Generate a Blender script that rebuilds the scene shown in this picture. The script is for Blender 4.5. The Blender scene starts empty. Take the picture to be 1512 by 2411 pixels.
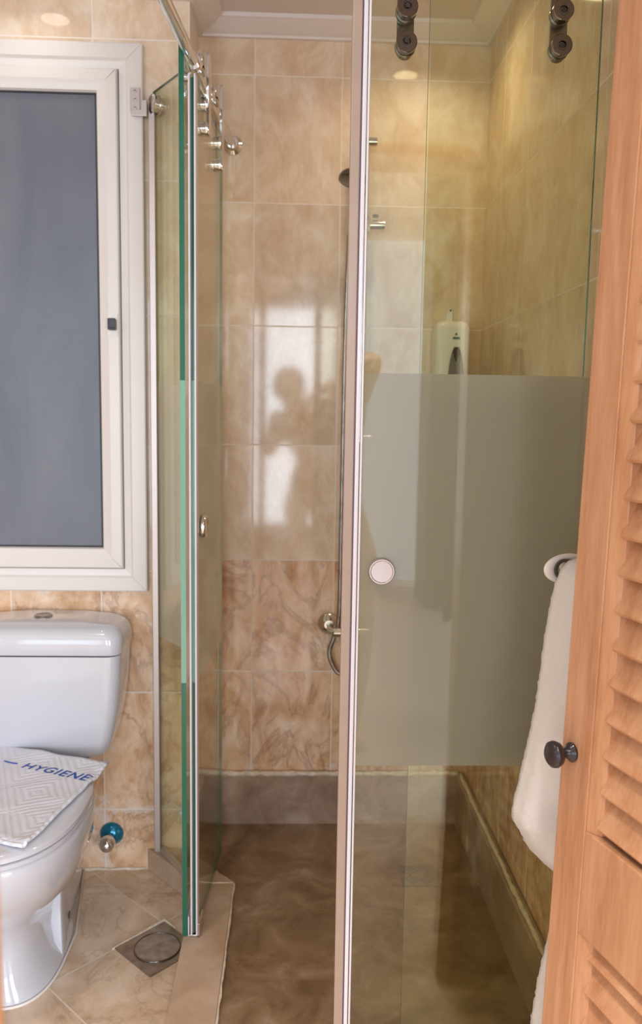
import bpy, math, random
from mathutils import Matrix, Vector, noise
from math import sin, cos, pi, radians
random.seed(7)
S = bpy.context.scene
COL = S.collection

# ------------------------------------------------------------------ camera
CAM = Vector((.1176, -2.456, 1.324))
R3 = Matrix(((0.999266, -0.011476, -0.036538), (-0.034936, 0.117717, -0.992432), (0.01569, 0.992981, 0.11723)))
cd = bpy.data.cameras.new('camera'); cam = bpy.data.objects.new('camera', cd); COL.objects.link(cam)
cd.sensor_fit = 'VERTICAL'; cd.sensor_height = 36; cd.sensor_width = 36; cd.lens = 1916.5/2411*36
cd.clip_start = .02; cd.clip_end = 60
cam.matrix_world = Matrix.Translation(CAM) @ R3.to_4x4()
cd.dof.use_dof = True; cd.dof.focus_distance = 1.36; cd.dof.aperture_fstop = 5.0
S.camera = cam
# ------------------------------------------------------------------ world, light, exposure
W = bpy.data.worlds.new('World'); S.world = W; W.use_nodes = True
W.node_tree.nodes['Background'].inputs[0].default_value = (.62, .78, 1, 1)
W.node_tree.nodes['Background'].inputs[1].default_value = 3.0
S.view_settings.view_transform = 'Standard'; S.view_settings.look = 'None'
S.view_settings.exposure = -0.2; S.view_settings.gamma = 1
S.cycles.use_denoising = True
S.cycles.max_bounces = 12; S.cycles.diffuse_bounces = 5; S.cycles.glossy_bounces = 6
S.cycles.transmission_bounces = 8; S.cycles.transparent_max_bounces = 32
S.cycles.caustics_reflective = False; S.cycles.caustics_refractive = False
S.cycles.sample_clamp_indirect = 4.0

def area(name, loc, rot, sx, sy, power, col, shape='RECTANGLE', spread=180):
    l = bpy.data.lights.new(name, 'AREA'); l.shape = shape; l.size = sx
    if shape in ('RECTANGLE', 'ELLIPSE'): l.size_y = sy
    l.energy = power; l.color = col; l.spread = radians(spread)
    o = bpy.data.objects.new(name, l); COL.objects.link(o); o.location = loc; o.rotation_euler = rot
    return o
DAY = (.86, .93, 1.0); WARM = (1.0, .76, .50)
# daylight from the window mirrored behind the camera, then three added fill panels
area('window_daylight', (.13, -5.62, 1.30), (radians(90), 0, 0), .78, 2.1, 70, DAY)
area('mirror_fill', (.86, -5.62, 1.62), (radians(90), 0, 0), .44, 3.1, 4.5, (1, .97, .90))  # added panel, stands in for the bright wall mirrored in the front glass
area('toilet_fill', (2.2, -5.62, 1.30), (radians(90), 0, 0), 1.4, 2.1, 175, DAY)  # added source with no known window, brightens the toilet side
area('door_fill', (-1.7, -5.62, 1.30), (radians(90), 0, 0), 1.4, 2.1, 25, DAY)  # added source shining through the doorway to brighten the wooden door
LAMPS = [(.466, -.272, 2.405, 1.5), (-.553, -.373, 2.405, .4), (.485, -1.90, 2.405, 1.6), (-.55, -1.40, 2.405, 3.5)]
for i, (x, y, z, p) in enumerate(LAMPS):
    area('downlight_bulb', (x, y, z), (0, 0, 0), .075, .075, p, WARM if i == 0 else (1, .91, .80), 'DISK', 140 if i != 2 else 105)
area('person_fill', (.12, -2.62, 2.50), (0, 0, 0),   .20, .20, 24, (1, .93, .86), 'DISK', 80)  # added lamp without a fitting, lights the person for the reflections

# ------------------------------------------------------------------ materials
def mat(name):
    m = bpy.data.materials.new(name); m.use_nodes = True
    n = m.node_tree.nodes; n.clear()
    out = n.new('ShaderNodeOutputMaterial')
    return m, n, m.node_tree.links, out
def setin(node, **kw):
    for k, v in kw.items():
        node.inputs[k.replace('_', ' ')].default_value = v
def princ(name, col, rough=.5, metal=0, coat=0, noise_amt=0, noise_scale=20, bump=0, bump_scale=200, spec=.5, sheen=0, coat_rough=.03):
    m, n, l, out = mat(name)
    b = n.new('ShaderNodeBsdfPrincipled'); l.new(b.outputs[0], out.inputs[0])
    b.inputs['Base Color'].default_value = (*col, 1); b.inputs['Roughness'].default_value = rough
    b.inputs['Metallic'].default_value = metal; b.inputs['Coat Weight'].default_value = coat
    b.inputs['Coat Roughness'].default_value = coat_rough
    b.inputs['Specular IOR Level'].default_value = spec; b.inputs['Sheen Weight'].default_value = sheen
    g = n.new('ShaderNodeNewGeometry')
    if noise_amt:
        t = n.new('ShaderNodeTexNoise'); t.inputs['Scale'].default_value = noise_scale; t.inputs['Detail'].default_value = 5
        l.new(g.outputs['Position'], t.inputs['Vector'])
        r = n.new('ShaderNodeMapRange'); r.inputs[1].default_value = .3; r.inputs[2].default_value = .7
        r.inputs[3].default_value = 1-noise_amt; r.inputs[4].default_value = 1+noise_amt*.5
        l.new(t.outputs[0], r.inputs[0])
        v = n.new('ShaderNodeVectorMath'); v.operation = 'SCALE'; v.inputs[0].default_value = col
        l.new(r.outputs[0], v.inputs['Scale']); l.new(v.outputs[0], b.inputs['Base Color'])
    if bump:
        t2 = n.new('ShaderNodeTexNoise'); t2.inputs['Scale'].default_value = bump_scale; t2.inputs['Detail'].default_value = 4
        l.new(g.outputs['Position'], t2.inputs['Vector'])
        bp = n.new('ShaderNodeBump'); bp.inputs['Strength'].default_value = bump; bp.inputs['Distance'].default_value = .002
        l.new(t2.outputs[0], bp.inputs['Height']); l.new(bp.outputs[0], b.inputs['Normal'])
    return m
def mth(n, l, op, a, b=None, c=None):
    x = n.new('ShaderNodeMath'); x.operation = op
    for i, v in enumerate((a, b, c)):
        if v is None: continue
        if hasattr(v, 'is_output'): l.new(v, x.inputs[i])
        else: x.inputs[i].default_value = v
    return x.outputs[0]
def ramp(n, l, fac, stops):
    r = n.new('ShaderNodeValToRGB'); e = r.color_ramp.elements
    while len(e) < len(stops): e.new(.5)
    for el, (p, c) in zip(e, stops): el.position = p; el.color = (*c, 1)
    l.new(fac, r.inputs[0]); return r.outputs[0]
def mixc(n, l, fac, a, b, mode='MIX'):
    x = n.new('ShaderNodeMix'); x.data_type = 'RGBA'; x.blend_type = mode
    for idx, v in ((0, fac), (6, a), (7, b)):
        if hasattr(v, 'is_output'): l.new(v, x.inputs[idx])
        else: x.inputs[idx].default_value = v if idx == 0 else (*v, 1)
    return x.outputs[2]

LIGHT = [(.30, (.67, .50, .345)), (.44, (.74, .575, .41)), (.56, (.81, .665, .51)), (.72, (.87, .78, .67))]
DARK = [(.30, (.50, .275, .14)), (.43, (.69, .44, .26)), (.55, (.82, .59, .41)), (.70, (.90, .75, .61))]
def tile(name, axis, u0, split=.885, w=.25, h=.35, v0=.185, grime=True):
    """glazed marble-look wall tiles, pale above the split height and brown below it"""
    m, n, l, out = mat(name)
    g = n.new('ShaderNodeNewGeometry'); s = n.new('ShaderNodeSeparateXYZ'); l.new(g.outputs['Position'], s.inputs[0])
    u = mth(n, l, 'ADD', s.outputs[0 if axis == 'x' else 1], 10*w-u0); v = mth(n, l, 'ADD', s.outputs[2], 3*h-v0)
    fu = mth(n, l, 'FRACT', mth(n, l, 'DIVIDE', u, w)); fv = mth(n, l, 'FRACT', mth(n, l, 'DIVIDE', v, h))
    iu = mth(n, l, 'FLOOR', mth(n, l, 'DIVIDE', u, w)); iv = mth(n, l, 'FLOOR', mth(n, l, 'DIVIDE', v, h))
    du = mth(n, l, 'MULTIPLY', mth(n, l, 'SUBTRACT', .5, mth(n, l, 'ABSOLUTE', mth(n, l, 'SUBTRACT', fu, .5))), w)
    dv = mth(n, l, 'MULTIPLY', mth(n, l, 'SUBTRACT', .5, mth(n, l, 'ABSOLUTE', mth(n, l, 'SUBTRACT', fv, .5))), h)
    d = mth(n, l, 'MINIMUM', du, dv)
    gm = n.new('ShaderNodeMapRange'); gm.inputs[1].default_value = .0012; gm.inputs[2].default_value = .0020
    gm.inputs[3].default_value = 1; gm.inputs[4].default_value = 0; l.new(d, gm.inputs[0])
    # per-tile offset
    cb = n.new('ShaderNodeCombineXYZ'); l.new(iu, cb.inputs[0]); l.new(iv, cb.inputs[1])
    wn = n.new('ShaderNodeTexWhiteNoise'); l.new(cb.outputs[0], wn.inputs[0])
    off = n.new('ShaderNodeVectorMath'); off.operation = 'SCALE'; l.new(wn.outputs['Color'], off.inputs[0]); off.inputs['Scale'].default_value = 5
    pos = n.new('ShaderNodeVectorMath'); pos.operation = 'ADD'; l.new(g.outputs['Position'], pos.inputs[0]); l.new(off.outputs[0], pos.inputs[1])
    st = n.new('ShaderNodeMapping'); st.inputs['Scale'].default_value = (1, 1, .62); l.new(pos.outputs[0], st.inputs[0])
    t = n.new('ShaderNodeTexNoise'); setin(t, Scale=12.0, Detail=9.0, Roughness=.68, Distortion=.7); l.new(st.outputs[0], t.inputs[0])
    t2 = n.new('ShaderNodeTexNoise'); setin(t2, Scale=5.5, Detail=6.0, Roughness=.62, Distortion=.8); l.new(st.outputs[0], t2.inputs[0])
    vein = mth(n, l, 'ABSOLUTE', mth(n, l, 'SUBTRACT', t2.outputs[0], .5))
    vm = n.new('ShaderNodeMapRange'); vm.inputs[1].default_value = 0; vm.inputs[2].default_value = .035; vm.inputs[3].default_value = 1; vm.inputs[4].default_value = 0
    l.new(vein, vm.inputs[0])
    lc = ramp(n, l, t.outputs[0], LIGHT); dc = ramp(n, l, t.outputs[0], DARK)
    dc = mixc(n, l, mth(n, l, 'MULTIPLY', vm.outputs[0], .5), dc, (.36, .18, .10))
    lc = mixc(n, l, mth(n, l, 'MULTIPLY', vm.outputs[0], .12), lc, (.42, .27, .15))
    up = mth(n, l, 'GREATER_THAN', s.outputs[2], split)
    c = mixc(n, l, up, dc, lc)
    val = n.new('ShaderNodeMapRange'); val.inputs[3].default_value = .93; val.inputs[4].default_value = 1.05; l.new(wn.outputs['Value'], val.inputs[0])
    vs = n.new('ShaderNodeVectorMath'); vs.operation = 'SCALE'; l.new(c, vs.inputs[0]); l.new(val.outputs[0], vs.inputs['Scale'])
    c = mixc(n, l, gm.outputs[0], vs.outputs[0], (.86, .77, .68))
    if grime:   # smeared grout haze low on the wall
        t3 = n.new('ShaderNodeTexNoise'); setin(t3, Scale=26.0, Detail=6.0, Roughness=.7, Distortion=1.0); l.new(g.outputs['Position'], t3.inputs[0])
        near = n.new('ShaderNodeMapRange'); near.inputs[1].default_value = .03; near.inputs[2].default_value = 0; near.inputs[3].default_value = 0; near.inputs[4].default_value = .26
        l.new(d, near.inputs[0])
        low = mth(n, l, 'LESS_THAN', s.outputs[2], .235)
        a = mth(n, l, 'GREATER_THAN', mth(n, l, 'ADD', t3.outputs[0], near.outputs[0]), .66)
        c = mixc(n, l, mth(n, l, 'MULTIPLY', mth(n, l, 'MULTIPLY', a, low), .55), c, (.80, .72, .66))
    b = n.new('ShaderNodeBsdfPrincipled'); l.new(c, b.inputs['Base Color'])
    rg = n.new('ShaderNodeMapRange'); rg.inputs[3].default_value = .07; rg.inputs[4].default_value = .6; l.new(gm.outputs[0], rg.inputs[0])
    l.new(rg.outputs[0], b.inputs['Roughness'])
    t4 = n.new('ShaderNodeTexNoise'); setin(t4, Scale=14.0, Detail=2.0); l.new(g.outputs['Position'], t4.inputs[0])
    hgt = mth(n, l, 'SUBTRACT', mth(n, l, 'MULTIPLY', t4.outputs[0], .05), gm.outputs[0])
    bp = n.new('ShaderNodeBump'); setin(bp, Strength=.35, Distance=.0012); l.new(hgt, bp.inputs['Height']); l.new(bp.outputs[0], b.inputs['Normal'])
    l.new(b.outputs[0], out.inputs[0]); return m
def stone(name, stops, diag=False, scale=6, rough=.25, split=.33, vein=.35, stain=0):
    """mottled stone floor; diag adds 33 cm tiles laid diagonally"""
    m, n, l, out = mat(name)
    g = n.new('ShaderNodeNewGeometry'); s = n.new('ShaderNodeSeparateXYZ'); l.new(g.outputs['Position'], s.inputs[0])
    vec = g.outputs['Position']; gmo = None
    if diag:
        q = 2**.5
        a = mth(n, l, 'DIVIDE', mth(n, l, 'ADD', mth(n, l, 'ADD', s.outputs[0], s.outputs[1]), .66), q)
        b_ = mth(n, l, 'DIVIDE', mth(n, l, 'SUBTRACT', mth(n, l, 'SUBTRACT', s.outputs[0], s.outputs[1]), .25), q)
        a = mth(n, l, 'DIVIDE', mth(n, l, 'ADD', a, split*20), split); b_ = mth(n, l, 'DIVIDE', mth(n, l, 'ADD', b_, split*20), split)
        dd = []
        for x in (a, b_):
            dd.append(mth(n, l, 'SUBTRACT', .5, mth(n, l, 'ABSOLUTE', mth(n, l, 'SUBTRACT', mth(n, l, 'FRACT', x), .5))))
        d = mth(n, l, 'MULTIPLY', mth(n, l, 'MINIMUM', *dd), split)
        gm = n.new('ShaderNodeMapRange'); gm.inputs[1].default_value = .0016; gm.inputs[2].default_value = .0026
        gm.inputs[3].default_value = 1; gm.inputs[4].default_value = 0; l.new(d, gm.inputs[0]); gmo = gm.outputs[0]
        cb = n.new('ShaderNodeCombineXYZ'); l.new(mth(n, l, 'FLOOR', a), cb.inputs[0]); l.new(mth(n, l, 'FLOOR', b_), cb.inputs[1])
        wn = n.new('ShaderNodeTexWhiteNoise'); l.new(cb.outputs[0], wn.inputs[0])
        off = n.new('ShaderNodeVectorMath'); off.operation = 'SCALE'; l.new(wn.outputs['Color'], off.inputs[0]); off.inputs['Scale'].default_value = 4
        pos = n.new('ShaderNodeVectorMath'); pos.operation = 'ADD'; l.new(g.outputs['Position'], pos.inputs[0]); l.new(off.outputs[0], pos.inputs[1]); vec = pos.outputs[0]
    t = n.new('ShaderNodeTexNoise'); setin(t, Scale=float(scale), Detail=8.0, Roughness=.65, Distortion=.6); l.new(vec, t.inputs[0])
    c = ramp(n, l, t.outputs[0], stops)
    t2 = n.new('ShaderNodeTexNoise'); setin(t2, Scale=scale*.7, Detail=7.0, Roughness=.65, Distortion=.7); l.new(vec, t2.inputs[0])
    vm = n.new('ShaderNodeMapRange'); vm.inputs[1].default_value = 0; vm.inputs[2].default_value = .022; vm.inputs[3].default_value = vein; vm.inputs[4].default_value = 0
    l.new(mth(n, l, 'ABSOLUTE', mth(n, l, 'SUBTRACT', t2.outputs[0], .5)), vm.inputs[0])
    c = mixc(n, l, vm.outputs[0], c, tuple(x*.55 for x in stops[0][1]))
    if gmo is not None: c = mixc(n, l, gmo, c, (.74, .63, .52))
    if stain:
        t3 = n.new('ShaderNodeTexNoise'); setin(t3, Scale=60.0, Detail=4.0, Roughness=.8); l.new(vec, t3.inputs[0])
        sm = n.new('ShaderNodeMapRange'); sm.inputs[1].default_value = .62; sm.inputs[2].default_value = .75; sm.inputs[4].default_value = stain; l.new(t3.outputs[0], sm.inputs[0])
        c = mixc(n, l, sm.outputs[0], c, (.62, .48, .38))
    b = n.new('ShaderNodeBsdfPrincipled'); l.new(c, b.inputs['Base Color']); b.inputs['Roughness'].default_value = rough
    bp = n.new('ShaderNodeBump'); setin(bp, Strength=.25, Distance=.0015)
    l.new(t.outputs[0] if gmo is None else mth(n, l, 'SUBTRACT', mth(n, l, 'MULTIPLY', t.outputs[0], .2), gmo), bp.inputs['Height']); l.new(bp.outputs[0], b.inputs['Normal'])
    l.new(b.outputs[0], out.inputs[0]); return m
def glass(name, tint, frost=False, frost_col=(.54, .545, .42), side=1):
    """clear pane: mirrors like glass, tints what is behind; frost=True etches the band between 0.70 and 1.40 m"""
    m, n, l, out = mat(name)
    g = n.new('ShaderNodeNewGeometry')
    ior = n.new('ShaderNodeMapRange'); ior.inputs[3].default_value = 1.50; ior.inputs[4].default_value = 1/1.50; l.new(g.outputs['Backfacing'], ior.inputs[0])
    fr = n.new('ShaderNodeFresnel'); l.new(ior.outputs[0], fr.inputs[0])
    tr = n.new('ShaderNodeBsdfTransparent'); tr.inputs[0].default_value = (*tint, 1)
    gl = n.new('ShaderNodeBsdfAnisotropic'); gl.inputs['Roughness'].default_value = .012; gl.inputs['Color'].default_value = (1, 1, 1, 1)
    base = tr.outputs[0]
    if frost:
        s = n.new('ShaderNodeSeparateXYZ'); l.new(g.outputs['Position'], s.inputs[0])
        msk = mth(n, l, 'MULTIPLY', mth(n, l, 'GREATER_THAN', s.outputs[2], .70), mth(n, l, 'LESS_THAN', s.outputs[2], 1.398))
        tl = n.new('ShaderNodeBsdfTranslucent'); tl.inputs[0].default_value = (*frost_col, 1)
        df = n.new('ShaderNodeBsdfDiffuse'); df.inputs[0].default_value = (*frost_col, 1)
        a = n.new('ShaderNodeMixShader'); a.inputs[0].default_value = .42; l.new(tl.outputs[0], a.inputs[1]); l.new(df.outputs[0], a.inputs[2])
        b = n.new('ShaderNodeMixShader'); b.inputs[0].default_value = .10; l.new(a.outputs[0], b.inputs[1]); l.new(tr.outputs[0], b.inputs[2])
        c = n.new('ShaderNodeMixShader'); l.new(msk, c.inputs[0]); l.new(tr.outputs[0], c.inputs[1]); l.new(b.outputs[0], c.inputs[2]); base = c.outputs[0]
    mx = n.new('ShaderNodeMixShader'); l.new(fr.outputs[0], mx.inputs[0]); l.new(base, mx.inputs[1]); l.new(gl.outputs[0], mx.inputs[2])
    l.new(mx.outputs[0], out.inputs[0]); return m
def glass_edge(name):
    m, n, l, out = mat(name)
    g = n.new('ShaderNodeNewGeometry'); s = n.new('ShaderNodeSeparateXYZ'); l.new(g.outputs['Position'], s.inputs[0])
    msk = mth(n, l, 'MULTIPLY', mth(n, l, 'GREATER_THAN', s.outputs[2], .70), mth(n, l, 'LESS_THAN', s.outputs[2], 1.398))
    c = mixc(n, l, msk, (.012, .13, .075), (.20, .42, .32))
    b = n.new('ShaderNodeBsdfPrincipled'); l.new(c, b.inputs['Base Color']); b.inputs['Roughness'].default_value = .12
    l.new(b.outputs[0], out.inputs[0]); return m
def wood(name):
    m, n, l, out = mat(name)
    tc = n.new('ShaderNodeTexCoord'); mp = n.new('ShaderNodeMapping'); mp.inputs['Scale'].default_value = (9, 9, .9); l.new(tc.outputs['Object'], mp.inputs[0])
    t = n.new('ShaderNodeTexNoise'); setin(t, Scale=4.0, Detail=6.0, Roughness=.6, Distortion=.5); l.new(mp.outputs[0], t.inputs[0])
    t2 = n.new('ShaderNodeTexNoise'); setin(t2, Scale=30.0, Detail=3.0, Roughness=.6); l.new(mp.outputs[0], t2.inputs[0])
    c = ramp(n, l, mth(n, l, 'ADD', mth(n, l, 'MULTIPLY', t.outputs[0], .75), mth(n, l, 'MULTIPLY', t2.outputs[0], .25)),
             [(.3, (.40, .175, .075)), (.46, (.54, .265, .13)), (.6, (.62, .335, .18)), (.8, (.70, .42, .25))])
    b = n.new('ShaderNodeBsdfPrincipled'); l.new(c, b.inputs['Base Color']); b.inputs['Roughness'].default_value = .38
    b.inputs['Coat Weight'].default_value = .15; b.inputs['Coat Roughness'].default_value = .3
    l.new(b.outputs[0], out.inputs[0]); return m
def terry(name, col, keys=False):
    m, n, l, out = mat(name)
    tc = n.new('ShaderNodeTexCoord')
    t = n.new('ShaderNodeTexNoise'); setin(t, Scale=900.0, Detail=2.0); l.new(tc.outputs['Object'], t.inputs[0])
    h = t.outputs[0]
    if keys:   # woven key pattern: nested squares
        mp = n.new('ShaderNodeMapping'); mp.inputs['Rotation'].default_value = (0, 0, radians(-22)); mp.inputs['Scale'].default_value = (7.5, 7.5, 1); l.new(tc.outputs['Object'], mp.inputs[0])
        s = n.new('ShaderNodeSeparateXYZ'); l.new(mp.outputs[0], s.inputs[0])
        ax = [mth(n, l, 'ABSOLUTE', mth(n, l, 'SUBTRACT', mth(n, l, 'FRACT', mth(n, l, 'ADD', s.outputs[i], 20)), .5)) for i in (0, 1)]
        mx_ = mth(n, l, 'MAXIMUM', *ax)
        rg = mth(n, l, 'GREATER_THAN', mth(n, l, 'SINE', mth(n, l, 'MULTIPLY', mx_, 52.0)), .35)
        h = mth(n, l, 'ADD', mth(n, l, 'MULTIPLY', t.outputs[0], .3), mth(n, l, 'MULTIPLY', mth(n, l, 'SINE', mth(n, l, 'MULTIPLY', mx_, 52.0)), .22))
    t5 = n.new('ShaderNodeTexNoise'); setin(t5, Scale=25.0, Detail=3.0); l.new(tc.outputs['Object'], t5.inputs[0])
    h = mth(n, l, 'ADD', h, mth(n, l, 'MULTIPLY', t5.outputs[0], 1.5))
    b = n.new('ShaderNodeBsdfPrincipled'); b.inputs['Base Color'].default_value = (*col, 1); setin(b, Roughness=.95); b.inputs['Sheen Weight'].default_value = .3
    bp = n.new('ShaderNodeBump'); setin(bp, Strength=.9, Distance=.005 if keys else .002); l.new(h, bp.inputs['Height']); l.new(bp.outputs[0], b.inputs['Normal'])
    l.new(b.outputs[0], out.inputs[0]); return m

M = {}
M['tile_back'] = tile('tile_back', 'x', 0.0)
M['tile_window'] = tile('tile_window', 'x', -.161)
M['tile_niche'] = tile('tile_niche', 'y', -.2)
M['tile_right'] = tile('tile_right', 'y', -.183)
M['floor'] = stone('floor_tile', [(.28, (.44, .30, .19)), (.43, (.62, .465, .33)), (.57, (.73, .58, .45)), (.75, (.82, .70, .58))], diag=True, scale=7, vein=.3)
M['shower_floor'] = stone('shower_floor', [(.28, (.13, .072, .033)), (.42, (.20, .12, .062)), (.58, (.30, .20, .12)), (.78, (.46, .34, .26))], scale=8, rough=.4, vein=.1, stain=.25)
M['kerb'] = stone('kerb_stone', [(.25, (.40, .27, .175)), (.45, (.48, .345, .24)), (.62, (.56, .42, .31)), (.8, (.62, .49, .39))], scale=9, rough=.35, vein=.05, stain=.12)
M['skirt'] = stone('skirting_stone', [(.28, (.25, .165, .11)), (.45, (.36, .255, .185)), (.60, (.46, .34, .265)), (.76, (.60, .48, .40))], scale=9, rough=.35, vein=.2, stain=.1)
M['grout'] = princ('grout', (.78, .68, .55), .7, noise_amt=.25, noise_scale=60)
M['plaster'] = princ('ceiling_paint', (.72, .67, .65), .8)
M['cornice'] = princ('cornice_paint', (.80, .75, .73), .6)
M['white_wall'] = princ('room_wall', (.80, .79, .77), .8)
M['block_dark'] = princ('reflection_block_dark', (.07, .04, .025), .5)  # dark colour of the added block behind the camera
M['carpet'] = princ('room_floor', (.60, .50, .44), .6)
M['ceramic'] = princ('ceramic', (.59, .595, .645), .12, coat=.6)
M['pvc'] = princ('window_pvc', (.72, .69, .66), .22)
M['pvc_line'] = princ('window_joint', (.40, .37, .35), .6)
M['pvc_gap'] = princ('window_gasket', (.03, .03, .035), .6)
M['rim'] = princ('white_rim', (.80, .76, .72), .35)
M['chrome'] = princ('chrome', (.75, .74, .73), .10, metal=1)
M['dark_chrome'] = princ('smoked_chrome', (.22, .205, .19), .16, metal=1)
M['cover'] = princ('drain_cover_steel', (.40, .35, .31), .38, metal=.5, noise_amt=.35, noise_scale=50)
M['steel'] = princ('brushed_steel', (.42, .39, .37), .32, metal=1, noise_amt=.3, noise_scale=40)
M['satin'] = princ('satin_nickel', (.62, .57, .56), .32, metal=.7)
M['alu'] = princ('aluminium', (.56, .50, .47), .4, metal=.7)
M['seal'] = princ('seal_strip', (.70, .66, .70), .3)
M['seal_tan'] = princ('seal_profile', (.46, .35, .28), .3, noise_amt=.05)
M['seal_white'] = princ('seal_lip', (.84, .84, .88), .25)
M['seal_line'] = princ('seal_magnet', (.14, .09, .16), .4)
M['black'] = princ('black_plastic', (.025, .023, .03), .3)
M['screw'] = princ('screw_hole', (.03, .027, .025), .6)
M['blue'] = princ('blue_cap', (.003, .19, .34), .2, metal=.5, coat=.5)
M['knob'] = princ('knob_bronze', (.022, .014, .016), .28, coat=.25)
M['wood'] = wood('pine_wood')
M['towel'] = terry('white_towel', (.82, .79, .74))
M['mat'] = terry('bath_mat', (.82, .84, .93), keys=True)
M['ink'] = princ('blue_print', (.02, .09, .42), .8)
M['disp'] = princ('dispenser_shell', (.86, .86, .87), .25)
M['disp_grey'] = princ('dispenser_push', (.18, .165, .17), .3)
M['disp_dark'] = princ('dispenser_window', (.045, .025, .02), .2)
M['green'] = princ('green_print', (.06, .22, .14), .5)
M['glass_front'] = glass('glass_frosted_band', (.93, .95, .86), True)
M['glass_side_lit'] = glass('glass_frosted_side_lit', (.93, .95, .86), True, (.95, .97, .92))  # same frosted glass, brighter light on the left panels put into its colour
M['glass_clear'] = glass('glass_clear', (.95, .965, .90))
M['glass_edge'] = glass_edge('glass_edge_green')
M['skin'] = princ('skin', (.75, .48, .38), .5, spec=.3)
M['shirt'] = princ('white_cotton', (.85, .86, .90), .9)
M['shorts'] = princ('pink_cotton', (.78, .46, .38), .9)
M['hair'] = princ('dark_hair', (.10, .05, .03), .5)
def window_pane():
    m, n, l, out = mat('frosted_pane')
    g = n.new('ShaderNodeNewGeometry'); mp = n.new('ShaderNodeMapping'); mp.inputs['Scale'].default_value = (4, 1, 1.3); l.new(g.outputs['Position'], mp.inputs[0])
    t = n.new('ShaderNodeTexNoise'); setin(t, Scale=1.6, Detail=7.0, Roughness=.6, Distortion=.6); l.new(mp.outputs[0], t.inputs[0])
    c = ramp(n, l, t.outputs[0], [(.25, (.105, .12, .15)), (.5, (.135, .15, .18)), (.75, (.165, .18, .205))])
    b = n.new('ShaderNodeBsdfPrincipled'); l.new(c, b.inputs['Base Color']); setin(b, Roughness=.38)
    l.new(b.outputs[0], out.inputs[0]); return m
M['pane'] = window_pane()

# ------------------------------------------------------------------ mesh builder
class MB:
    def __init__(s): s.v, s.f, s.m = [], [], []
    def add(s, vs, fs, T=None, mi=0):
        k = len(s.v)
        s.v += [(T @ Vector(v)) if T else Vector(v) for v in vs]
        for i, f in enumerate(fs):
            s.f.append([k+j for j in f]); s.m.append(mi[i] if isinstance(mi, (list, tuple)) else mi)
        return s
    def box(s, x0, x1, y0, y1, z0, z1, T=None, mi=0):
        vs = [(x, y, z) for z in (z0, z1) for x, y in ((x0, y0), (x1, y0), (x1, y1), (x0, y1))]
        return s.add(vs, [(3, 2, 1, 0), (4, 5, 6, 7), (0, 1, 5, 4), (1, 2, 6, 5), (2, 3, 7, 6), (3, 0, 4, 7)], T, mi)
    def prism(s, poly, z0, z1, T=None, mi=0, mside=None):
        n = len(poly); vs = [(x, y, z0) for x, y in poly]+[(x, y, z1) for x, y in poly]
        fs = [tuple(range(n))[::-1], tuple(range(n, 2*n))]+[(i, (i+1) % n, n+(i+1) % n, n+i) for i in range(n)]
        ms = [mi, mi]+[mi if mside is None else mside]*n
        return s.add(vs, fs, T, ms)
    def lathe(s, prof, T=None, n=32, mi=0):
        vs, fs, rows = [], [], []
        for r, z in prof:
            if r < 1e-6: rows.append([len(vs)]); vs.append((0, 0, z))
            else:
                rows.append(list(range(len(vs), len(vs)+n))); vs += [(r*cos(2*pi*i/n), r*sin(2*pi*i/n), z) for i in range(n)]
        for a, b in zip(rows, rows[1:]):
            if len(a) == 1 and len(b) == 1: continue
            for i in range(n):
                j = (i+1) % n
                if len(a) == 1: fs.append((a[0], b[j], b[i]))
                elif len(b) == 1: fs.append((a[i], a[j], b[0]))
                else: fs.append((a[i], a[j], b[j], b[i]))
        return s.add(vs, fs, T, mi)
    def loft(s, rings, T=None, mi=0, cap=True, closed=True):
        n = len(rings[0]); vs = [p for r in rings for p in r]; fs = []
        for k in range(len(rings)-1):
            for i in range(n if closed else n-1):
                j = (i+1) % n; fs.append((k*n+i, k*n+j, (k+1)*n+j, (k+1)*n+i))
        if cap: fs += [tuple(range(n))[::-1], tuple((len(rings)-1)*n+i for i in range(n))]
        return s.add(vs, fs, T, mi)
    def tube(s, pts, r, n=12, T=None, mi=0, cap=True):
        pts = [Vector(p) for p in pts]; rings = []; up = None
        for i, p in enumerate(pts):
            d = (pts[min(i+1, len(pts)-1)]-pts[max(i-1, 0)]).normalized()
            if up is None: up = Vector((0, 0, 1)) if abs(d.z) < .9 else Vector((1, 0, 0))
            a = d.cross(up).normalized(); b = a.cross(d).normalized(); up = b
            rr = r[i] if isinstance(r, (list, tuple)) else r
            rings.append([p+a*cos(2*pi*k/n)*rr+b*sin(2*pi*k/n)*rr for k in range(n)])
        return s.loft(rings, T, mi, cap)
def props(o, label=None, cat=None, group=None, kind=None):
    for k, v in (('label', label), ('category', cat), ('group', group), ('kind', kind)):
        if v: o[k] = v
    return o
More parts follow.
